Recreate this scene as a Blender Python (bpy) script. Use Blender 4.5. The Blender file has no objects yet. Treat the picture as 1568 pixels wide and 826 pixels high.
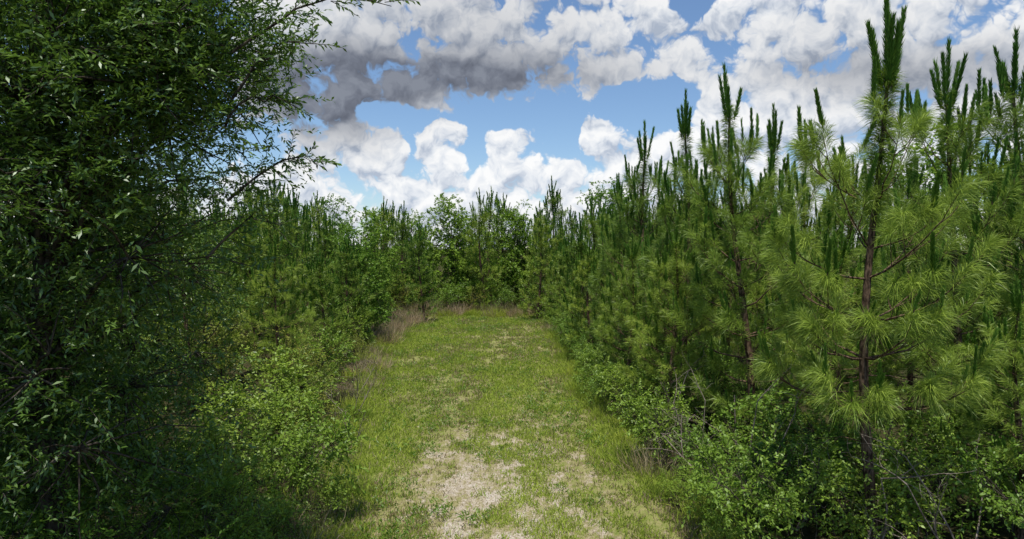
import bpy, math, numpy as np
from mathutils import Vector, Matrix
R=np.random.default_rng(7)
scene=bpy.context.scene
COL=scene.collection
UP=np.array([0,0,1.0])

# ------------------------------------------------------------------ materials
def nodes(mat):
    mat.use_nodes=True
    nt=mat.node_tree; nt.nodes.clear()
    return nt
def leaf_mat(name,c1,c2,rough=0.45,trans=0.3,gloss=0.0):
    m=bpy.data.materials.new(name); nt=nodes(m); N=nt.nodes; L=nt.links
    at=N.new('ShaderNodeAttribute'); at.attribute_name='var'
    oi=N.new('ShaderNodeObjectInfo')
    mix=N.new('ShaderNodeMix'); mix.data_type='RGBA'
    mix.inputs[6].default_value=(*c1,1); mix.inputs[7].default_value=(*c2,1)
    L.new(at.outputs['Fac'],mix.inputs[0])
    hsv=N.new('ShaderNodeHueSaturation')
    mr=N.new('ShaderNodeMapRange'); mr.inputs[3].default_value=0.480; mr.inputs[4].default_value=0.510
    L.new(oi.outputs['Random'],mr.inputs[0]); L.new(mr.outputs[0],hsv.inputs['Hue'])
    mv=N.new('ShaderNodeMapRange'); mv.inputs[3].default_value=1.25; mv.inputs[4].default_value=0.78
    L.new(oi.outputs['Random'],mv.inputs[0]); L.new(mv.outputs[0],hsv.inputs['Value'])
    L.new(mix.outputs[2],hsv.inputs['Color'])
    p=N.new('ShaderNodeBsdfDiffuse'); L.new(hsv.outputs[0],p.inputs[0])
    o=N.new('ShaderNodeOutputMaterial'); out=p.outputs[0]
    if trans>0:
        t=N.new('ShaderNodeBsdfTranslucent'); L.new(hsv.outputs[0],t.inputs[0])
        ms=N.new('ShaderNodeMixShader'); ms.inputs[0].default_value=trans
        L.new(out,ms.inputs[1]); L.new(t.outputs[0],ms.inputs[2]); out=ms.outputs[0]
    if gloss>0:
        gl=N.new('ShaderNodeBsdfGlossy'); gl.inputs['Roughness'].default_value=rough; gl.inputs[0].default_value=(0.9,0.95,0.9,1)
        ms=N.new('ShaderNodeMixShader'); ms.inputs[0].default_value=gloss
        L.new(out,ms.inputs[1]); L.new(gl.outputs[0],ms.inputs[2]); out=ms.outputs[0]
    L.new(out,o.inputs[0])
    return m
def bark_mat(name,c1,c2,scale=12):
    m=bpy.data.materials.new(name); nt=nodes(m); N=nt.nodes; L=nt.links
    tc=N.new('ShaderNodeTexCoord'); mp=N.new('ShaderNodeMapping'); mp.inputs['Scale'].default_value=(1,1,0.35)
    L.new(tc.outputs['Object'],mp.inputs[0])
    n=N.new('ShaderNodeTexNoise'); n.inputs['Scale'].default_value=scale*2; n.inputs['Detail'].default_value=4; L.new(mp.outputs[0],n.inputs[0])
    cr=N.new('ShaderNodeValToRGB'); cr.color_ramp.elements[0].position=0.38; cr.color_ramp.elements[1].position=0.62
    cr.color_ramp.elements[0].color=(*c1,1); cr.color_ramp.elements[1].color=(*c2,1)
    L.new(n.outputs[0],cr.inputs[0])
    b=N.new('ShaderNodeBump'); b.inputs['Strength'].default_value=0.8; b.inputs['Distance'].default_value=0.02; L.new(n.outputs[0],b.inputs['Height'])
    p=N.new('ShaderNodeBsdfDiffuse')
    L.new(cr.outputs[0],p.inputs[0]); L.new(b.outputs[0],p.inputs['Normal'])
    o=N.new('ShaderNodeOutputMaterial'); L.new(p.outputs[0],o.inputs[0])
    return m
M_NEEDLE=leaf_mat('pine_needles',(0.110,0.205,0.018),(0.340,0.460,0.075),0.42,0.35,0.03)
M_CANDLE=leaf_mat('pine_candle_needles',(0.050,0.140,0.016),(0.130,0.260,0.035),0.5,0.0,0.015)
M_PBARK=bark_mat('pine_bark',(0.040,0.028,0.019),(0.19,0.125,0.085),14)
M_BARK=bark_mat('grey_bark',(0.025,0.020,0.015),(0.10,0.085,0.065),10)
M_OAK=leaf_mat('oak_leaves',(0.050,0.120,0.012),(0.190,0.300,0.035),0.42,0.38,0.05)
M_BROAD=leaf_mat('broad_leaves',(0.085,0.185,0.014),(0.210,0.350,0.040),0.5,0.35,0.02)
M_SHRUB=leaf_mat('shrub_leaves',(0.100,0.200,0.014),(0.240,0.380,0.045),0.5,0.38,0.03)
M_YSHRUB=leaf_mat('yellow_shrub_leaves',(0.17,0.21,0.025),(0.33,0.37,0.07),0.5,0.35,0.02)
M_GRASS=leaf_mat('grass_blades',(0.200,0.295,0.030),(0.440,0.530,0.095),0.55,0.35,0.0)
M_DRY=leaf_mat('dry_grass_blades',(0.27,0.20,0.11),(0.52,0.44,0.28),0.7,0.3,0.0)
M_TWIG=bark_mat('dead_wood',(0.12,0.095,0.075),(0.32,0.27,0.22),20)

# ------------------------------------------------------------------ mesh builder (all quads)
class MB:
    def __init__(s): s.v=[];s.f=[];s.m=[];s.a=[];s.n=0
    def add(s,v,f,mi,a):
        s.v.append(v); s.f.append(f+s.n); s.m.append(np.full(len(f),mi,np.int32)); s.a.append(a); s.n+=len(v)
    def rhomb(s,b,m,t,side,mi,var):
        n=len(b); v=np.empty((n,4,3)); v[:,0]=b; v[:,1]=m+side; v[:,2]=t; v[:,3]=m-side
        s.add(v.reshape(-1,3),np.arange(n*4).reshape(n,4),mi,np.repeat(var,4))
    def tube(s,P,r,mi,sides=5):
        P=np.asarray(P,float); k=len(P); r=np.asarray(r,float)
        T=np.gradient(P,axis=0); T/=np.linalg.norm(T,axis=1)[:,None]+1e-9
        ref=np.array([1.0,0,0]) if abs(T[0,0])<0.8 else np.array([0,1.0,0])
        U=np.cross(T,ref); U/=np.linalg.norm(U,axis=1)[:,None]+1e-9; W=np.cross(T,U)
        an=np.linspace(0,2*np.pi,sides,endpoint=False)
        v=P[:,None]+r[:,None,None]*(np.cos(an)[None,:,None]*U[:,None]+np.sin(an)[None,:,None]*W[:,None])
        i=np.arange(k-1)[:,None]*sides; j=np.arange(sides)[None]; j2=(j+1)%sides
        f=np.stack([i+j,i+j2,i+sides+j2,i+sides+j],-1).reshape(-1,4)
        s.add(v.reshape(-1,3),f,mi,np.full(k*sides,0.5))
    def mesh(s,name,mats):
        V=np.concatenate(s.v).astype(np.float32); F=np.concatenate(s.f).astype(np.int32)
        me=bpy.data.meshes.new(name)
        me.vertices.add(len(V)); me.vertices.foreach_set('co',V.ravel())
        me.loops.add(F.size); me.loops.foreach_set('vertex_index',F.ravel())
        me.polygons.add(len(F)); me.polygons.foreach_set('loop_start',np.arange(0,F.size,4,dtype=np.int32))
        me.polygons.foreach_set('material_index',np.concatenate(s.m))
        for m in mats: me.materials.append(m)
        at=me.attributes.new('var','FLOAT','POINT'); at.data.foreach_set('value',np.concatenate(s.a).astype(np.float32))
        me.update(calc_edges=True); return me
def norm(v): return v/(np.linalg.norm(v,axis=-1,keepdims=True)+1e-9)
def frame(A):
    ref=np.where(np.abs(A[:,2:3])<0.9,np.array([[0,0,1.0]]),np.array([[1.0,0,0]]))
    U=norm(np.cross(A,ref)); return U,np.cross(A,U)

def brush(mb,B,A,L,k,nl,a0,a1,w,droop,mi,rng,vb=0.0):
    """needles around shoots"""
    B=np.asarray(B,float);A=norm(np.asarray(A,float));L=np.asarray(L,float)*np.ones(len(B)); nl=np.asarray(nl,float)*np.ones(len(B))
    idx=np.repeat(np.arange(len(B)),k); n=len(idx)
    t=rng.random(n)**0.8; base=B[idx]+A[idx]*(L[idx]*t)[:,None]
    U,W=frame(A); ph=rng.random(n)*2*np.pi
    rad=np.cos(ph)[:,None]*U[idx]+np.sin(ph)[:,None]*W[idx]
    an=(a0+(a1-a0)*rng.random(n))*(1.15-0.55*t)
    d=np.cos(an)[:,None]*A[idx]+np.sin(an)[:,None]*rad
    ln=nl[idx]*(0.7+0.4*rng.random(n))
    mid=base+d*(ln*0.5)[:,None]; mid[:,2]-=droop*ln*0.12
    tip=base+d*ln[:,None]; tip[:,2]-=droop*ln*0.5*(0.5+rng.random(n))
    sd=norm(np.cross(d,rng.normal(size=(n,3))))*w*0.5
    sv=rng.random(len(B))
    mb.rhomb(base,mid,tip,sd,mi,np.clip(0.6*rng.random(n)+0.4*sv[idx]+vb,0,1))

def make_pine(seed,H=7.0,dens=1.0,w=0.005,spread=1.5,zlow=0.9,toplen=0.9,ntop=5,nl=0.25,lod=0,nbr=(3,5),step=(0.34,0.24),thick=1.0,droop=0.55,gap=0.6,tlean=0.2):
    r=np.random.default_rng(seed); mb=MB()
    zs=np.linspace(-0.15,H-toplen*0.9,14); ph=r.random(2)*6
    cx=lambda z:0.10*np.sin(z*0.8+ph[0])-0.10*np.sin(ph[0]); cy=lambda z:0.10*np.sin(z*0.7+ph[1])-0.10*np.sin(ph[1])
    P=np.stack([cx(zs),cy(zs),zs],1); tr=0.012+0.070*(1-(zs+0.15)/H)**0.9
    mb.tube(P,tr,2,8 if lod==0 else 4)
    ztop=H-toplen*0.9
    SB=[];SA=[];SL=[];CB=[];CA=[];CL=[]; CN=[]
    z=zlow; w_az=r.random()*6
    while z<ztop-gap:
        f=(z-zlow)/(ztop-zlow)
        nb=int(r.integers(nbr[0],nbr[1]+1))
        for b in range(nb):
            az=w_az+b*2*np.pi/nb+r.normal()*0.25
            L=spread*(1.0-0.80*f**1.6)*(0.65+0.5*r.random())
            if f<0.15: L*=0.8
            el=np.radians(5+45*f+r.normal()*8)
            h=np.array([np.cos(az),np.sin(az),0])
            s=np.linspace(0,1,6); sag=-0.16*(1-f)
            curve=lambda s:np.array([cx(z),cy(z),z])+h*L*s*(1-0.15*s)*math.cos(el*0.7)+UP*L*(math.tan(el)*s*0.7+sag*s+0.38*s*s)
            pts=np.array([curve(q) for q in s])+r.normal(size=(6,3))*0.012
            mb.tube(pts,np.linspace(0.013*(1.3-f)+0.004,0.004,6),2,4 if lod==0 else 3)
            def shoot(p,d,sl,cand):
                SB.append(p);SA.append(d);SL.append(sl)
                if r.random()<cand:
                    q=p+norm(d)*sl; nc=1 if r.random()<0.7 else 3
                    for c in range(nc):
                        CB.append(q);CA.append(UP+0.28*norm(d)+r.normal(size=3)*0.13)
                        l=(0.12+0.28*r.random()+0.22*f)*(1 if c==0 else 0.6);CL.append(l);CN.append(0.075+0.03*f)
            tn=norm(pts[-1]-pts[-2]); shoot(pts[-1]-tn*0.25,tn+UP*0.3,0.34,0.5+0.4*f)
            ns=int(1.6+2.9*L*(0.5+0.7*r.random()))
            for q in range(ns):
                sq=0.25+0.7*r.random(); i=int(sq*5); p=curve(sq); t=norm(pts[min(i+1,5)]-pts[i])
                side=norm(np.cross(t,UP))*(1 if q%2 else -1)
                d=norm(t*0.8+side*(0.6+0.3*r.random())+UP*(0.3*r.random()+0.1))
                sl=(0.15+0.35*r.random())*L*0.7+0.05
                e=p+d*sl+UP*sl*0.25
                mb.tube(np.array([p,p+d*sl*0.5,e]),[0.007,0.006,0.004],2,3)
                shoot(e-d*0.12,norm(d+UP*0.45),0.26,0.3+0.4*f)
        w_az+=r.random()*2+0.5
        z+=step[0]+step[1]*r.random()
    SB=np.array(SB);SA=np.array(SA)
    k=int(140*dens)
    brush(mb,SB,SA,SL,k,nl,0.45,1.15,w,droop,0,r)
    nn=9; zz=np.linspace(ztop-1.8,ztop-0.1,nn)
    brush(mb,np.stack([cx(zz),cy(zz),zz],1),np.tile(UP,(nn,1)),0.26,int(250*dens),nl*0.9,0.8,1.6,w,0.8,0,r,-0.2)
    top=np.array([cx(ztop),cy(ztop),ztop])
    CB.append(top-UP*0.1);CA.append(UP+r.normal(size=3)*0.03);CL.append(toplen);CN.append(0.12*thick)
    for c in range(ntop):
        a=c*6.283/ntop+r.random(); dd=np.array([np.cos(a),np.sin(a),0])
        CB.append(top+dd*0.08-UP*0.06);CA.append(UP+dd*(tlean*0.7+tlean*r.random()));CL.append(toplen*(0.45+0.4*r.random()));CN.append(0.10*thick)
    CB=np.array(CB);CA=norm(np.array(CA));CL=np.array(CL);CN=np.array(CN)
    kc=int(130*dens)
    brush(mb,CB,CA,CL*0.95,kc,CN,0.18,0.5,w*1.35,-0.2,1,r)
    big=CL>0.4
    brush(mb,CB[big],CA[big],CL[big]*0.95,int(kc*1.8*thick),CN[big],0.2,0.6,w*1.35,-0.2,1,r)
    for b,a,l in zip(CB,CA,CL):
        mb.tube(np.array([b,b+a*l*0.97]),[0.010,0.004],2,3)
    # dead, bare lower branches under the live crown
    if lod==0:
        for zz_ in np.arange(0.6,zlow+0.5,0.22):
            az=r.random()*6.283; L=0.4+0.7*r.random(); h=np.array([np.cos(az),np.sin(az),0]); b=np.array([cx(zz_),cy(zz_),zz_])
            s=np.linspace(0,1,4)[:,None]; pts=b+h*L*s+UP*(0.05*L*s-0.25*L*s*s)+r.normal(size=(4,3))*0.02
            mb.tube(pts,np.linspace(0.010,0.003,4),2,3)
            e=pts[2]; d=norm(h+r.normal(size=3)*0.6); mb.tube(np.array([e,e+d*L*0.4]),[0.005,0.002],2,3)
    return mb.mesh('pine_tree_mesh',[M_NEEDLE,M_CANDLE,M_PBARK])

def leaves_on(mb,B,D,L,k,ll,lw,mi,r,up=0.25,flat=False,vb=None):
    """leaves along twigs"""
    B=np.asarray(B);D=norm(np.asarray(D));L=np.asarray(L)
    n=len(B); idx=np.repeat(np.arange(n),k); t=(np.tile(np.arange(k),n)+r.random(n*k)*0.6)/k
    t=0.12+0.9*t
    side=norm(np.cross(D,UP+r.normal(size=(n,3))*0.25))
    sg=np.where(np.tile(np.arange(k),n)%2==0,1,-1)[:,None]
    d=norm(D[idx]*0.75+side[idx]*sg*0.75+r.normal(size=(n*k,3))*(0.12 if flat else 0.38)+UP*up*0.3)
    base=B[idx]+D[idx]*(L[idx]*t)[:,None]; base[:,2]-=0.12*L[idx]*t*t
    ln=ll*(0.6+0.6*r.random(n*k))
    mid=base+d*(ln*0.5)[:,None]; tip=base+d*ln[:,None]; tip[:,2]-=0.15*ln
    nrm=norm(UP*(1.0 if flat else 0.7)+r.normal(size=(n*k,3))*0.55)
    sd=norm(np.cross(d,nrm))*(lw*0.5*(ln/ll))[:,None]
    cv=r.random(n) if vb is None else vb
    mb.rhomb(base,mid,tip,sd,mi,np.clip(0.55*r.random(n*k)+0.45*cv[idx],0,1))

def make_broad(seed,trunk,crown,ncl,ntw,k,tl,ll,lw,mats,extra=(),tr=0.12,limb=0.03,crad=0.35,shell=0.55,flat=False,up=0.2,twt=2):
    r=np.random.default_rng(seed); mb=MB()
    trunk=np.array(trunk,float); nt=len(trunk)
    if tr>0: mb.tube(trunk,np.linspace(tr,tr*0.25,nt),1,8)
    ws=np.array([c[6] for c in crown],float); ws/=ws.sum()
    C=[]
    for _ in range(ncl):
        c=crown[r.choice(len(crown),p=ws)]
        d=norm(r.normal(size=3)); q=shell+(1-shell)*r.random()
        if r.random()<0.3:q*=r.random()
        C.append(np.array(c[:3])+d*np.array(c[3:6])*q*(0.9+0.2*r.random()))
    C=np.array(C); C=C[C[:,2]>0.1]
    for e0,e1,nc,_ in extra:
        e0=np.array(e0,float);e1=np.array(e1,float); s=np.linspace(0,1,8)
        pts=e0+(e1-e0)*s[:,None]+UP*(0.18*np.sin(s*np.pi))[:,None]+r.normal(size=(8,3))*0.02
        mb.tube(pts,np.linspace(0.014,0.003,8),1,5)
    nh=max(3,len(C)//9); hubs=C[r.choice(len(C),nh,replace=False)]
    ctr=C.mean(0); hubs=ctr+(hubs-ctr)*0.7
    def sub(a,b,r0,r1,n=6,sg=0.1):
        s=np.linspace(0,1,n)[:,None]; L=np.linalg.norm(b-a)
        pts=a+(b-a)*s+UP*(np.sin(s*np.pi)*sg*L)+r.normal(size=(n,3))*0.03*L*np.sin(s*np.pi)
        mb.tube(pts,np.linspace(r0,r1,n),1,4)
    for h in hubs:
        zt=np.clip(h[2]-np.linalg.norm(h[:2]-trunk[0,:2])*0.7,trunk[0,2]+0.1*(trunk[-1,2]-trunk[0,2]),trunk[-1,2])
        i=np.argmin(np.abs(trunk[:,2]-zt)); sub(trunk[i],h,limb,limb*0.4)
    for c in C:
        h=hubs[np.argmin(((hubs-c)**2).sum(1))]
        if np.linalg.norm(h-c)>0.05: sub(h,c,limb*0.35,limb*0.12,4,0.05)
    n=len(C); idx=np.repeat(np.arange(n),ntw); N=n*ntw
    out=norm(C-ctr)
    D=norm(r.normal(size=(N,3))*0.8+out[idx]*0.5+UP*up)
    B=C[idx]+r.normal(size=(N,3))*crad*0.35
    L=tl*(0.5+0.7*r.random(N)); cv=r.random(n)[idx]*0.7+0.3*r.random(N)
    leaves_on(mb,B,D,L,k,ll,lw,0,r,flat=flat,vb=cv)
    for b,d,l in zip(B[::twt],D[::twt],L[::twt]):
        mb.tube(np.array([b,b+d*l-UP*0.12*l]),[0.004,0.0015],1,3)
    for e0,e1,nc,tw in extra:
        e0=np.array(e0,float);e1=np.array(e1,float)
        s=(np.arange(nc)+r.random(nc))/nc; q=e0+(e1-e0)*s[:,None]+UP*(0.18*np.sin(s*np.pi))[:,None]
        dd=norm(norm(e1-e0)*0.8+r.normal(size=(nc,3))*0.6)
        LL=tw*(0.5+0.8*r.random(nc))
        leaves_on(mb,q,dd,LL,16,ll,lw,0,r)
        for b,d,l in zip(q,dd,LL): mb.tube(np.array([b,b+d*l*0.5-UP*0.03*l,b+d*l-UP*0.12*l]),[0.004,0.003,0.002],1,3)
    return mb.mesh('broadleaf_mesh',mats)

def put(name,me,x,y,rot=None,s=1.0,sz=None,z=0.0,parent=None,tilt=0.0):
    o=bpy.data.objects.new(name,me); COL.objects.link(o)
    o.location=(x,y,z); o.rotation_euler=(R.normal()*tilt,R.normal()*tilt,R.random()*6.283 if rot is None else rot)
    o.scale=(s,s,s if sz is None else sz)
    if parent: o.parent=parent
    return o
def empty(name):
    o=bpy.data.objects.new(name,None); COL.objects.link(o); return o

# ------------------------------------------------------------------ path outline
def xl(y): return np.interp(y,[0,9,12,16,23,30,38,50],[-1.9,-2.0,-2.4,-3.1,-4.2,-4.9,-5.4,-5.7])
def xr(y): return np.interp(y,[0,9,11,14,19,27,35,46,50],[2.1,2.1,2.0,1.7,1.55,1.5,1.4,1.4,1.2])
_G=np.random.default_rng(3).random((256,256))
def vn(x,y):
    xi=np.floor(x).astype(int);yi=np.floor(y).astype(int);fx=x-xi;fy=y-yi
    fx=fx*fx*(3-2*fx);fy=fy*fy*(3-2*fy);g=lambda a,b:_G[a%256,b%256]
    return (g(xi,yi)*(1-fx)+g(xi+1,yi)*fx)*(1-fy)+(g(xi,yi+1)*(1-fx)+g(xi+1,yi+1)*fx)*fy
def fbm(x,y,s): return (vn(x*s,y*s)+0.5*vn(x*s*2.1+9,y*s*2.1)+0.25*vn(x*s*4.3,y*s*4.3+5))/1.75
def gz(x,y): return 0.10*(fbm(x,y,0.25)-0.5)

# ------------------------------------------------------------------ ground
def axis(lo,hi,step,far):
    a=np.arange(lo,hi+1e-6,step); g=[]; d=step; q=hi
    while q<far: d*=1.35; q+=d; g.append(q)
    l=[]; d=step; q=lo
    while q>-far: d*=1.35; q-=d; l.append(q)
    return np.array(l[::-1]+list(a)+g)
ax=axis(-10,8,0.15,1500); ay=axis(4,52,0.25,1500)
X,Y=np.meshgrid(ax,ay); Z=gz(X,Y)+0.025*(fbm(X,Y,2.2)-0.5)*(np.abs(X)<12)
mb=MB(); nx=len(ax);ny=len(ay)
i=np.arange(ny-1)[:,None]*nx+np.arange(nx-1)[None]
F=np.stack([i,i+1,i+nx+1,i+nx],-1).reshape(-1,4)
YEND=41
SY_=[0,11,14,17,22,26,31,36,41]; SV_=[0.9,0.9,0.7,0.2,0.05,0.1,0.25,0.15,0.1]
sandv=np.clip(1-np.abs((X+0.15)/2.1)**2,0,1)*np.interp(Y,SY_,SV_)
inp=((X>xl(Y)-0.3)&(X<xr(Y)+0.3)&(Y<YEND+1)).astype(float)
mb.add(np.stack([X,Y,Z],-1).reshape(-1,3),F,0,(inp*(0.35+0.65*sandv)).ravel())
m=bpy.data.materials.new('ground_soil_and_turf'); nt=nodes(m);N=nt.nodes;L=nt.links
tc=N.new('ShaderNodeTexCoord'); at=N.new('ShaderNodeAttribute'); at.attribute_name='var'
mpg=N.new('ShaderNodeMapping'); mpg.inputs['Scale'].default_value=(1,0.5,1); L.new(tc.outputs['Object'],mpg.inputs[0])
def noise(s,d=6,ro=0.6):
    n=N.new('ShaderNodeTexNoise');n.inputs['Scale'].default_value=s;n.inputs['Detail'].default_value=d;n.inputs['Roughness'].default_value=ro;L.new(mpg.outputs[0],n.inputs[0]);return n
def ramp(src,p0,c0,p1,c1):
    c=N.new('ShaderNodeValToRGB');e=c.color_ramp.elements;e[0].position=p0;e[0].color=(*c0,1);e[1].position=p1;e[1].color=(*c1,1)
    L.new(src,c.inputs[0]);return c
def mixc(f,a,b):
    x=N.new('ShaderNodeMix');x.data_type='RGBA';L.new(f,x.inputs[0]);L.new(a,x.inputs[6]);L.new(b,x.inputs[7]);return x
def math_(op,a,b):
    x=N.new('ShaderNodeMath');x.operation=op
    for k_,v_ in ((0,a),(1,b)):
        if isinstance(v_,(int,float)): x.inputs[k_].default_value=v_
        else: L.new(v_,x.inputs[k_])
    return x.outputs[0]
n1=noise(1.7,8,0.75); n2=noise(11,6,0.75); n3=noise(45,4,0.7)
sand=ramp(n3.outputs[0],0.35,(0.28,0.22,0.16),0.65,(0.66,0.60,0.51))
litter=ramp(n3.outputs[0],0.35,(0.18,0.14,0.07),0.62,(0.40,0.33,0.19))
turf=ramp(n2.outputs[0],0.3,(0.14,0.18,0.035),0.7,(0.32,0.32,0.11))
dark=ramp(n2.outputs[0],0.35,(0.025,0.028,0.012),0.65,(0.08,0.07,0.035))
sf=math_('ADD',math_('MULTIPLY',n1.outputs[0],1.5),math_('MULTIPLY',at.outputs['Fac'],0.55))
sf=math_('ADD',sf,math_('MULTIPLY',n2.outputs[0],1.1))
mr=N.new('ShaderNodeMapRange');mr.inputs[1].default_value=1.66;mr.inputs[2].default_value=2.0;L.new(sf,mr.inputs[0])
mr2=N.new('ShaderNodeMapRange');mr2.inputs[1].default_value=1.40;mr2.inputs[2].default_value=1.80;L.new(sf,mr2.inputs[0])
c=mixc(mr2.outputs[0],turf.outputs[0],litter.outputs[0]); c=mixc(mr.outputs[0],c.outputs[2],sand.outputs[0])
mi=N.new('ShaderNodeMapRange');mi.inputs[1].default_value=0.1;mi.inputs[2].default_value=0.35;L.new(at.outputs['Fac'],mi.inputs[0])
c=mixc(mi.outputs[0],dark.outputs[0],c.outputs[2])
bp=N.new('ShaderNodeBump');bp.inputs['Strength'].default_value=0.7;bp.inputs['Distance'].default_value=0.04;L.new(n3.outputs[0],bp.inputs['Height'])
p=N.new('ShaderNodeBsdfDiffuse')
L.new(c.outputs[2],p.inputs[0]);L.new(bp.outputs[0],p.inputs['Normal'])
o=N.new('ShaderNodeOutputMaterial');L.new(p.outputs[0],o.inputs[0])
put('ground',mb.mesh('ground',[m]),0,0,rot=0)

# ------------------------------------------------------------------ grass
def grass_obj():
    mb=MB(); r=np.random.default_rng(11)
    n=570000
    y=8+(YEND-7)*r.random(n)**1.3; x=-7+10.5*r.random(n)
    inn=(x>xl(y)-0.8)&(x<xr(y)+0.8)
    nse=fbm(x+40,y*0.5,2.6); patch=fbm(x,y*0.5+80,0.8); fine=fbm(x+7,y+3,6.5)
    sandy=np.clip(1-np.abs((x+0.15)/2.0)**2,0,1)*np.interp(y,SY_,SV_)
    dens=np.clip((nse-0.42)*2.8+(patch-0.5)*2.4+(fine-0.5)*2.8+0.88-0.95*sandy,0.05,1)
    keep=inn&(r.random(n)<dens); x=x[keep];y=y[keep];nse=nse[keep];patch=patch[keep];fine=fine[keep]
    n=len(x)
    edge=np.clip(np.maximum(xl(y)+0.5-x,x-xr(y)+0.3),0,1.2)
    h=(0.03+0.08*r.random(n)**2)*(0.4+0.6*nse+0.9*fine)+edge*0.16*r.random(n)
    b=np.stack([x,y,gz(x,y)-0.01],1)
    d=norm(np.stack([r.normal(size=n)*0.5,r.normal(size=n)*0.5,np.ones(n)],1))
    mid=b+d*(h*0.5)[:,None]; tip=mid+norm(d+r.normal(size=(n,3))*0.4)*(h*0.55)[:,None]
    w=(0.0035+0.00032*y)
    sd=norm(np.cross(d,r.normal(size=(n,3))))*w[:,None]
    dry=(r.random(n)<np.clip(0.50-(patch-0.3)*1.4-(nse-0.4)*0.6,0.06,0.6)); var=np.clip(0.35*r.random(n)+0.9*(patch-0.1)+0.5*(nse-0.5),0,1)
    g=~dry
    mb.rhomb(b[g],mid[g],tip[g],sd[g],0,var[g]); mb.rhomb(b[dry],mid[dry],tip[dry],sd[dry],1,var[dry])
    k=3000; wy=9+30*r.random(k)**1.3; wx=r.uniform(-5,2.2,k); ok=(wx>xl(wy))&(wx<xr(wy))&(fbm(wx+3,wy,0.9)>0.50); wx=wx[ok];wy=wy[ok];k=len(wx)
    idx=np.repeat(np.arange(k),16); q=len(idx); sz=(0.6+1.2*r.random(k))[idx]
    b=np.stack([wx[idx]+r.normal(size=q)*0.05*sz,wy[idx]+r.normal(size=q)*0.05*sz,gz(wx[idx],wy[idx])+0.02+r.random(q)*0.10*sz],1)
    d=norm(np.stack([r.normal(size=q),r.normal(size=q),0.4+r.random(q)],1)); ln=(0.03+0.04*r.random(q))*sz
    mb.rhomb(b,b+d*(ln*0.5)[:,None],b+d*ln[:,None],norm(np.cross(d,r.normal(size=(q,3))))*0.010,2,r.random(q)*0.6)
    return mb.mesh('grass',[M_GRASS,M_DRY,M_SHRUB])
put('grass',grass_obj(),0,0,rot=0)

def make_tuft(seed,n,h,rad,w,mats,lean=0.35):
    r=np.random.default_rng(seed); mb=MB()
    b=np.stack([r.normal(size=n)*rad,r.normal(size=n)*rad,np.zeros(n)-0.02],1)
    d=norm(np.stack([r.normal(size=n)*lean+b[:,0]*0.8,r.normal(size=n)*lean+b[:,1]*0.8,np.ones(n)],1))
    hh=h*(0.35+0.75*r.random(n)); mid=b+d*(hh*0.55)[:,None]; tip=mid+norm(d+r.normal(size=(n,3))*0.35-UP*0.1)*(hh*0.5)[:,None]
    sd=norm(np.cross(d,r.normal(size=(n,3))))*w*0.5
    mb.rhomb(b,mid,tip,sd,0,r.random(n)); return mb.mesh('tuft',mats)
def make_dead(seed,H=1.3):
    r=np.random.default_rng(seed); mb=MB()
    def rec(p,d,L,rad,lev):
        s=np.linspace(0,1,5)[:,None]; bend=r.normal(size=3)*0.25
        pts=p+d*L*s+bend*L*s*s
        mb.tube(pts,np.linspace(rad,rad*0.4,5),0,4)
        if lev<3:
            for _ in range(r.integers(2,5)):
                k=r.integers(1,5); rec(pts[k],norm(d+r.normal(size=3)*0.7),L*0.55*(0.6+0.6*r.random()),rad*0.5,lev+1)
    for _ in range(3): rec(np.array([0,0,-0.05]),norm(np.array([r.normal()*0.6,r.normal()*0.6,1])),H*0.7,0.014,0)
    return mb.mesh('dead_twigs',[M_TWIG])

# ------------------------------------------------------------------ mesh library
PH=make_pine(1,H=7.2,dens=1.6,w=0.0070,spread=1.75,zlow=2.0,toplen=1.2,ntop=6,nl=0.31,thick=1.4,droop=0.9,step=(0.35,0.24),gap=1.15,nbr=(3,5),tlean=0.14)
PN=[make_pine(s,H=7.2,dens=0.75,w=0.0090,spread=1.5,zlow=0.9,toplen=1.05,ntop=4+s%3,nl=0.27,thick=1.3,droop=0.75,gap=0.95,tlean=0.17) for s in (2,3,4)]
PM=[make_pine(s,H=7.2,dens=0.33,w=0.019,spread=1.4,zlow=0.5,toplen=0.95,ntop=4,lod=1,thick=1.2,gap=0.8) for s in (5,6,7,8)]
PF=[make_pine(s,H=7.5,dens=0.15,w=0.034,spread=1.5,zlow=0.6,toplen=0.95,ntop=3,lod=1,thick=1.2) for s in (9,10)]
def tk(H,n=7,s=0): 
    r=np.random.default_rng(s); z=np.linspace(-0.1,H,n); return np.stack([0.03*H*np.cumsum(r.normal(size=n))*0.5,0.03*H*np.cumsum(r.normal(size=n))*0.5,z],1)
BF=[make_broad(20+s,tk(6.0,s=s),[(0,0,4.9,2.2,2.1,2.7,3),(1.0,0.3,2.8,1.7,1.7,2.0,1.3),(-1.1,-0.5,2.6,1.7,1.7,2.0,1.3),(0.2,0.3,7.0,1.5,1.5,1.2,1)],130,8,10,0.5,0.15,0.095,[M_BROAD,M_BARK],shell=0.6,twt=6,up=0.0) for s in range(3)]
SH=[make_broad(30+s,tk(0.5,4,s=s),[(0,0,0.75,0.7,0.7,0.65,3),(0.4,0.2,1.0,0.4,0.4,0.5,1)],42,7,10,0.30,0.066,0.034,[M_SHRUB,M_BARK],tr=0.02,limb=0.014,crad=0.2) for s in range(3)]
SF=[make_broad(40+s,tk(0.5,4,s=s),[(0,0,0.8,0.8,0.8,0.6,3)],40,7,20,0.36,0.050,0.018,[M_BROAD,M_BARK],tr=0.02,limb=0.014,crad=0.25,flat=True,up=0.45) for s in range(2)]
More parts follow.
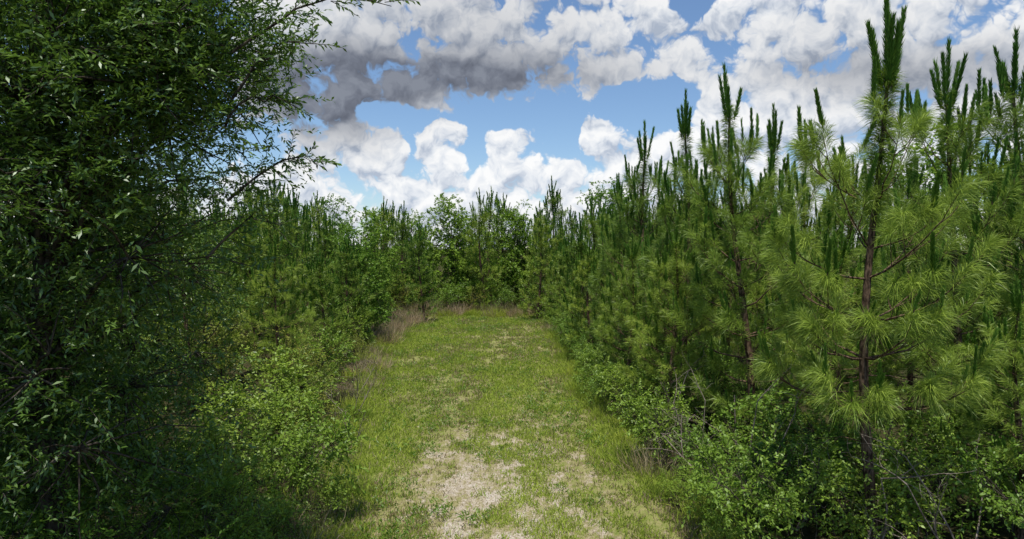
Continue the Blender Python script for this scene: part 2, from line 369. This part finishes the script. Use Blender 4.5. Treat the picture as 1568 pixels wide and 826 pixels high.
SY=[make_broad(50+s,tk(0.5,4,s=s),[(0,0,0.9,0.7,0.7,0.75,3)],38,7,9,0.32,0.05,0.022,[M_YSHRUB,M_BARK],tr=0.02,limb=0.014,crad=0.25,up=0.5) for s in range(2)]
TG=[make_tuft(60+s,260,0.55,0.20,0.013,[M_GRASS]) for s in range(2)]
TD=[make_tuft(65+s,260,0.75,0.22,0.011,[M_DRY],0.3) for s in range(2)]
DT=[make_dead(70+s) for s in range(3)]

# ------------------------------------------------------------------ big oak, left
oak=make_broad(80,[(-4.7,7.0,-0.1),(-4.65,7.0,1.2),(-4.8,6.9,2.5),(-4.6,6.8,3.8),(-4.7,6.8,5.2),(-4.5,6.7,6.6),(-4.6,6.7,7.6)],
  [(-4.6,6.9,4.9,2.4,2.1,2.8,3.2),(-4.9,6.9,2.3,2.1,2.0,2.0,1.2),(-4.1,6.5,6.4,1.95,1.8,1.2,1.3),(-3.1,6.3,5.6,1.05,1.1,1.2,1.4),(-5.3,7.0,4.0,2.0,2.0,3.2,0.9)],
  1000,13,14,0.42,0.068,0.022,[M_OAK,M_BARK],
  extra=[((-2.4,6.0,5.7),(-1.05,6.0,6.1),24,0.22),((-2.4,6.0,5.3),(-1.70,6.0,5.75),20,0.22),((-2.5,6.1,4.4),(-1.65,6.1,4.75),20,0.22),
         ((-2.5,6.0,5.0),(-1.85,5.9,5.2),20,0.22),((-2.7,6.2,3.9),(-2.05,6.1,4.2),20,0.26)],
  tr=0.15,limb=0.035,crad=0.5,shell=0.3,twt=4)
put('oak_tree',oak,0,0,rot=0)
oak2=make_broad(81,tk(7.5,8,3),[(0,0,5.0,2.7,2.6,3.4,4),(0,0,2.2,2.3,2.3,1.9,1.5)],320,10,11,0.55,0.095,0.042,[M_OAK,M_BARK],tr=0.14,limb=0.05,crad=0.5,shell=0.45,twt=6)
for x,y,s in ((-8.6,10.5,1.02),(-11.5,13.5,1.0),(-6.3,11.5,0.70)): put('oak_tree',oak2,x,y,s=s)

# ------------------------------------------------------------------ pines
def pine(x,y,h,lib,base=7.2,sw=1.0,**k):
    me=lib if not isinstance(lib,list) else lib[int(R.integers(len(lib)))]
    s=h/base; return put('pine_tree',me,x,y,s=(0.55*s+0.45)*sw,sz=s,tilt=0.02,**k)
pine(4.8,9.0,7.15,PH,rot=0.6)
near=[(7.15,11.0,7.2),(8.4,11.3,7.5),(4.55,13.0,7.45),(3.95,16.0,7.6),(3.75,19.0,7.5),(6.1,16.0,7.2),(7.8,18,7.3),(6.6,13.6,5.8),(3.4,22.0,6.3),
      (10.2,13.5,6.8),(5.9,19,6.2),(9.0,15.5,6.1),(5.6,11.6,4.4),(3.3,14.6,4.6),(2.9,17.6,4.3),(6.9,9.3,3.6)]
for x,y,h in near: pine(x,y,h,PN)
for y in np.arange(21,43,2.5):
    for x in np.arange(0,9.5,2.5):
        xx=xr(y)+1.3+x+R.normal()*0.4; yy=y+R.normal()*0.6
        if xx<4.6 and yy<23.5: continue
        h=6.0+R.normal()*0.85
        if x<1: h-=0.6
        pine(xx,yy,h,PM)
for x,y in ((11.5,16.5),(13.5,18.5),(10.5,19.5),(16,22),(13.5,22.5),(15.5,26)): pine(x,y,6.2+R.normal()*0.5,PM)
pine(-6.0,18.0,4.3,PN); pine(-4.7,37,5.5,PM); pine(-1.6,42,7.6,PM); pine(2.3,41,8.2,PM); pine(-6.6,41.5,6.8,PM); pine(-8,43,7.2,PM)
for y in np.arange(17,43,2.6):
    for x in np.arange(0,9.5,2.5):
        xx=xl(y)-1.7-x+R.normal()*0.4; yy=y+R.normal()*0.6
        if xx>-7.4 and yy<21: continue
        h=5.9+R.normal()*0.75
        if x<1: h-=0.9
        pine(xx,yy,h,PM)
tl=empty('distant_treeline')
for y0,hw in ((44,14),(48,20),(54,32)):
    for x in np.arange(-hw,hw,3.0):
        xx=x+R.normal()*0.8; yy=y0+R.normal()*1.2
        if R.random()<0.35: put('broadleaf_part',BF[int(R.integers(3))],xx,yy,s=0.66+R.random()*0.3,parent=tl)
        else: s=0.78+R.random()*0.34;put('pine_part',PF[int(R.integers(2))],xx,yy,s=s,parent=tl)
for x,y,s in ((-3.9,44,0.90),(6.9,50,1.12),(8.8,54,1.15),(-7.0,33,0.72),(-6.6,28,0.6),(20,34,1.1),(17,27,1.1),(0.3,43,0.74),(-2.7,43,0.5),(2.6,43,0.55),(1.3,42.5,0.4),(-5.9,42.5,0.75)):
    put('broadleaf_tree',BF[int(R.integers(3))],x,y,s=s)

# ------------------------------------------------------------------ shrubs and edge growth
def sc(lib,name,x,y,s,z=0): put(name,lib[int(R.integers(len(lib)))],x,y,s=s,sz=s*(0.85+0.3*R.random()),z=z)
for x,y,s in ((-3.1,10.0,1.1),(-3.9,9.2,1.1),(-2.8,9.8,0.55),(-3.6,11.4,0.85),(-4.4,10.6,1.2),(-4.5,13.2,1.1),(-5.3,15,1.3),(-3.1,8.6,0.5),(-3.0,9.0,0.5),(-3.5,7.6,0.8)): sc(SH,'shrub',x,y,s)
for x,y,s in ((-4.4,8.4,1.4),(-5.2,8.0,1.5),(-3.6,8.2,0.9),(-6.2,9.0,1.6),(-3.9,7.0,1.3),(-3.2,7.4,0.9),(-4.9,6.8,1.3)): sc(SF,'fern_leaf_shrub',x,y,s)
for x,y,s in ((-4.4,15,1.0),(-5.1,17,1.1),(-4.1,13.6,0.8),(-5.8,20,1.2),(-7.2,17,1.5)): sc(SY,'yellow_green_shrub',x,y,s)
for y in np.arange(14,41,1.6):
    a=R.random(); x=xl(y)-1.0-R.random()*1.2
    sc(SH if a<0.6 else SY,'shrub',x,y,0.6+0.8*R.random())
for y in np.arange(9.0,42,1.15):
    x=xr(y)+0.6+R.random()*0.7
    sc(SH if R.random()<0.8 else SF,'shrub',x,y,(0.4 if y<14 else 0.55)+0.6*R.random())
    if y<26: sc(SH if R.random()<0.6 else SF,'shrub',x+1.3+R.random()*0.5,y,0.8+0.6*R.random())
for x in np.arange(-7,4,0.8): sc(SH if R.random()<0.6 else SY,'shrub',x,41.6+R.normal()*0.7,0.6+1.0*R.random())
for x,y,s in ((4.2,8.9,0.8),(5.6,9.2,0.9),(6.4,8.6,1.0),(7.0,9.6,1.1),(5.2,10.1,1.0),(2.9,9.9,0.6),(6.0,10.6,1.2),(8.0,10.6,1.3),(3.4,9.3,0.7),(2.8,9.0,0.4),(3.8,9.9,0.85),(2.7,10.6,0.5)): sc(SH if R.random()<0.5 else SF,'shrub',x,y,s)
for x,y,s in ((3.2,11.6,1.2),(3.0,13.2,1.3),(4.0,11.9,1.6),(3.1,15.4,1.2),(4.0,9.7,1.3),(5.6,10.8,1.5),(-3.1,13.6,0.9),(-3.7,16,0.9),(-4.2,18.5,1.0),(3.5,10.4,1.4),(4.4,8.6,1.4),(5.6,8.4,1.3)):
    put('dead_branches',DT[int(R.integers(3))],x,y,s=s,tilt=0.2)
g=empty('edge_grass')
for y in np.arange(9,41,0.5):
    for side in (0,1):
        x=(xl(y)-0.25-R.random()*0.9) if side==0 else (xr(y)+0.25+R.random()*0.6)
        dry=R.random()<(0.42 if side==0 else 0.12)
        put('tuft',(TD if dry else TG)[int(R.integers(2))],x,y,s=0.4+0.5*R.random(),parent=g)
for _ in range(80):
    x=R.uniform(-6.0,2.5); y=R.uniform(39.6,42.5)
    put('tuft',(TD if R.random()<0.35 else TG)[int(R.integers(2))],x,y,s=0.5+1.0*R.random(),parent=g)
for _ in range(45):
    y=R.uniform(28,38); put('tuft',(TD if R.random()<0.65 else TG)[int(R.integers(2))],xl(y)+R.normal()*0.4-0.7,y,s=0.7+0.6*R.random(),parent=g)

# ------------------------------------------------------------------ camera
cam=bpy.data.cameras.new('camera'); co=bpy.data.objects.new('camera',cam); COL.objects.link(co)
co.location=(0,0,4.0); co.rotation_euler=(math.radians(90-1.8),0,0)
cam.lens=24.3; cam.sensor_width=36; cam.clip_start=0.1; cam.clip_end=5000; scene.camera=co

# ------------------------------------------------------------------ sun
EL=74; AZ=-172
e=math.radians(EL);a=math.radians(AZ)
sd=Vector((math.sin(a)*math.cos(e),math.cos(a)*math.cos(e),math.sin(e)))
sun=bpy.data.lights.new('sun','SUN'); sun.energy=5.0; sun.angle=math.radians(0.5); sun.color=(1,0.96,0.88)
so=bpy.data.objects.new('sun',sun); COL.objects.link(so); so.rotation_euler=sd.to_track_quat('Z','Y').to_euler(); so.location=(0,0,30)

# ------------------------------------------------------------------ sky with cumulus
W=bpy.data.worlds.new('World'); scene.world=W; W.use_nodes=True
def ae(px,py):
    az=math.atan((px-784)/1060); el=math.atan((380-py)/1060*math.cos(az)); return az,el
class NG:
    def __init__(s,nt): s.N=nt.nodes; s.L=nt.links
    def m(s,op,a,b=None):
        x=s.N.new('ShaderNodeMath');x.operation=op
        for k_,v_ in enumerate((a,b)):
            if v_ is None: continue
            if isinstance(v_,(int,float)): x.inputs[k_].default_value=v_
            else: s.L.new(v_,x.inputs[k_])
        return x.outputs[0]
    def vm(s,op,a,b):
        x=s.N.new('ShaderNodeVectorMath');x.operation=op
        for k_,v_ in enumerate((a,b)):
            if isinstance(v_,tuple): x.inputs[k_].default_value=v_
            else: s.L.new(v_,x.inputs[k_])
        return x
def noise_group():
    g=bpy.data.node_groups.new('cloud_billow','ShaderNodeTree')
    g.interface.new_socket('p',in_out='INPUT',socket_type='NodeSocketVector')
    g.interface.new_socket('n',in_out='OUTPUT',socket_type='NodeSocketFloat')
    K=NG(g); gi=g.nodes.new('NodeGroupInput');go=g.nodes.new('NodeGroupOutput'); p=gi.outputs[0]
    f=g.nodes.new('ShaderNodeTexNoise');f.noise_dimensions='2D';f.inputs['Scale'].default_value=10;f.inputs['Detail'].default_value=8;f.inputs['Roughness'].default_value=0.58;K.L.new(p,f.inputs[0])
    v=g.nodes.new('ShaderNodeTexVoronoi');v.voronoi_dimensions='2D';v.feature='F1';v.inputs['Scale'].default_value=21;v.inputs['Detail'].default_value=3.0;v.inputs['Roughness'].default_value=0.5;v.inputs['Lacunarity'].default_value=2.3
    K.L.new(p,v.inputs[0])
    n=K.m('ADD',K.m('MULTIPLY',K.m('SUBTRACT',f.outputs[0],0.5),1.35),K.m('MULTIPLY',K.m('SUBTRACT',0.42,v.outputs['Distance']),0.8))
    K.L.new(n,go.inputs[0]); return g
NGp=noise_group(); nt=W.node_tree; N=nt.nodes; L=nt.links; N.clear(); K=NG(nt)
tc=N.new('ShaderNodeTexCoord')
nv=N.new('ShaderNodeVectorMath');nv.operation='NORMALIZE';L.new(tc.outputs['Generated'],nv.inputs[0])
sx=N.new('ShaderNodeSeparateXYZ');L.new(nv.outputs[0],sx.inputs[0])
cv=N.new('ShaderNodeCombineXYZ');L.new(K.m('ARCTAN2',sx.outputs[0],sx.outputs[1]),cv.inputs[0]);L.new(K.m('ARCSINE',sx.outputs[2]),cv.inputs[1])
p=cv.outputs[0]
wn=N.new('ShaderNodeTexNoise');wn.noise_dimensions='2D';wn.inputs['Scale'].default_value=22;wn.inputs['Detail'].default_value=3;L.new(p,wn.inputs[0])
wv=K.vm('MULTIPLY',K.vm('SUBTRACT',wn.outputs['Color'],(0.5,0.5,0.5)).outputs[0],(0.035,0.028,0.0))
dw=K.vm('ADD',p,wv.outputs[0]).outputs[0]
def blobs(lst):
    tot=None
    for (px,py,rx,ry,w) in lst:
        ca,ce=ae(px,py); q=math.cos(ca)**2
        s=K.vm('MULTIPLY',dw,(1060/(rx*q),1060/(ry*math.cos(ca)),0)).outputs[0]
        s=K.vm('DISTANCE',s,(ca*1060/(rx*q),ce*1060/(ry*math.cos(ca)),0)).outputs['Value']
        ex=K.m('MULTIPLY',K.m('EXPONENT',K.m('MULTIPLY',K.m('MULTIPLY',s,s),-1.0)),w)
        tot=ex if tot is None else K.m('ADD',tot,ex)
    return tot
M=blobs([(740,45,300,118,1.9),(490,120,125,110,1.6),(965,75,85,50,1.0),
         (1330,40,240,105,1.7),(1500,90,200,90,1.1),(1120,75,55,60,1.1),
         (582,238,38,52,1.3),(678,205,40,64,1.5),(795,238,62,46,1.4),(640,318,260,42,1.3),(480,275,80,45,1.0),(880,285,120,38,1.3),
         (912,203,28,46,1.3),(1020,238,95,36,1.2),(1110,185,60,58,1.3),(1240,235,130,70,1.2),(1400,215,200,60,0.9),(800,348,1200,48,1.4),
         (-300,100,500,300,0.9),(1900,100,400,250,0.7),
         (1062,5,34,32,-1.8),(985,155,85,30,-1.2),(760,178,170,15,-1.2),(600,182,55,22,-1.1),(735,195,18,30,-0.7),(860,220,22,26,-0.8),(628,225,14,24,-0.6)])
M=K.m('MINIMUM',M,1.2)
g0=N.new('ShaderNodeGroup');g0.node_tree=NGp;L.new(dw,g0.inputs[0])
g1=N.new('ShaderNodeGroup');g1.node_tree=NGp;L.new(K.vm('ADD',dw,(-0.004,0.014,0)).outputs[0],g1.inputs[0])
den=K.m('SUBTRACT',K.m('ADD',M,g0.outputs[0]),0.50)
def mr_(src,a,b,c=0,d=1,st='SMOOTHSTEP'):
    x=N.new('ShaderNodeMapRange');x.interpolation_type=st
    for k_,v_ in enumerate((a,b,c,d)): x.inputs[k_+1].default_value=v_
    L.new(src,x.inputs[0]);return x.outputs[0]
al=mr_(den,-0.06,0.24)
lit=mr_(K.m('SUBTRACT',g0.outputs[0],g1.outputs[0]),-0.45,0.32,0,1,'LINEAR')
def ramp3(src,*cs):
    cr=N.new('ShaderNodeValToRGB');e0=cr.color_ramp.elements;e0[0].position=0;e0[0].color=(*cs[0],1);e0[1].position=1;e0[1].color=(*cs[-1],1)
    for k_,c_ in enumerate(cs[1:-1]): x=cr.color_ramp.elements.new((k_+1)/(len(cs)-1));x.color=(*c_,1)
    L.new(src,cr.inputs[0]);return cr.outputs[0]
wh=ramp3(lit,(0.46,0.53,0.65),(0.78,0.82,0.88),(0.98,0.985,0.99))
gy=ramp3(lit,(0.13,0.145,0.185),(0.175,0.195,0.245),(0.24,0.265,0.32))
Gm=blobs([(690,122,290,44,1.0),(490,160,120,65,1.0),(700,30,270,60,0.42),(1420,118,230,48,0.65),(1250,105,120,25,0.3),(1280,40,200,40,0.25),(800,345,600,18,0.15)])
mx=N.new('ShaderNodeMix');mx.data_type='RGBA';L.new(mr_(Gm,0.0,0.95,0,1,'LINEAR'),mx.inputs[0]);L.new(wh,mx.inputs[6]);L.new(gy,mx.inputs[7])
sky=N.new('ShaderNodeTexSky');sky.sky_type='NISHITA';sky.sun_disc=False;sky.sun_elevation=math.radians(EL);sky.sun_rotation=math.radians(AZ);sky.air_density=1.0;sky.dust_density=0.2;sky.ozone_density=6.0
b1=N.new('ShaderNodeBackground');b1.inputs[1].default_value=0.13;L.new(sky.outputs[0],b1.inputs[0])
b2=N.new('ShaderNodeBackground');b2.inputs[1].default_value=1.0;L.new(mx.outputs[2],b2.inputs[0])
ms=N.new('ShaderNodeMixShader');L.new(al,ms.inputs[0]);L.new(b1.outputs[0],ms.inputs[1]);L.new(b2.outputs[0],ms.inputs[2])
wo=N.new('ShaderNodeOutputWorld');L.new(ms.outputs[0],wo.inputs[0])
scene.view_settings.view_transform='Standard';scene.view_settings.look='None';scene.view_settings.exposure=0
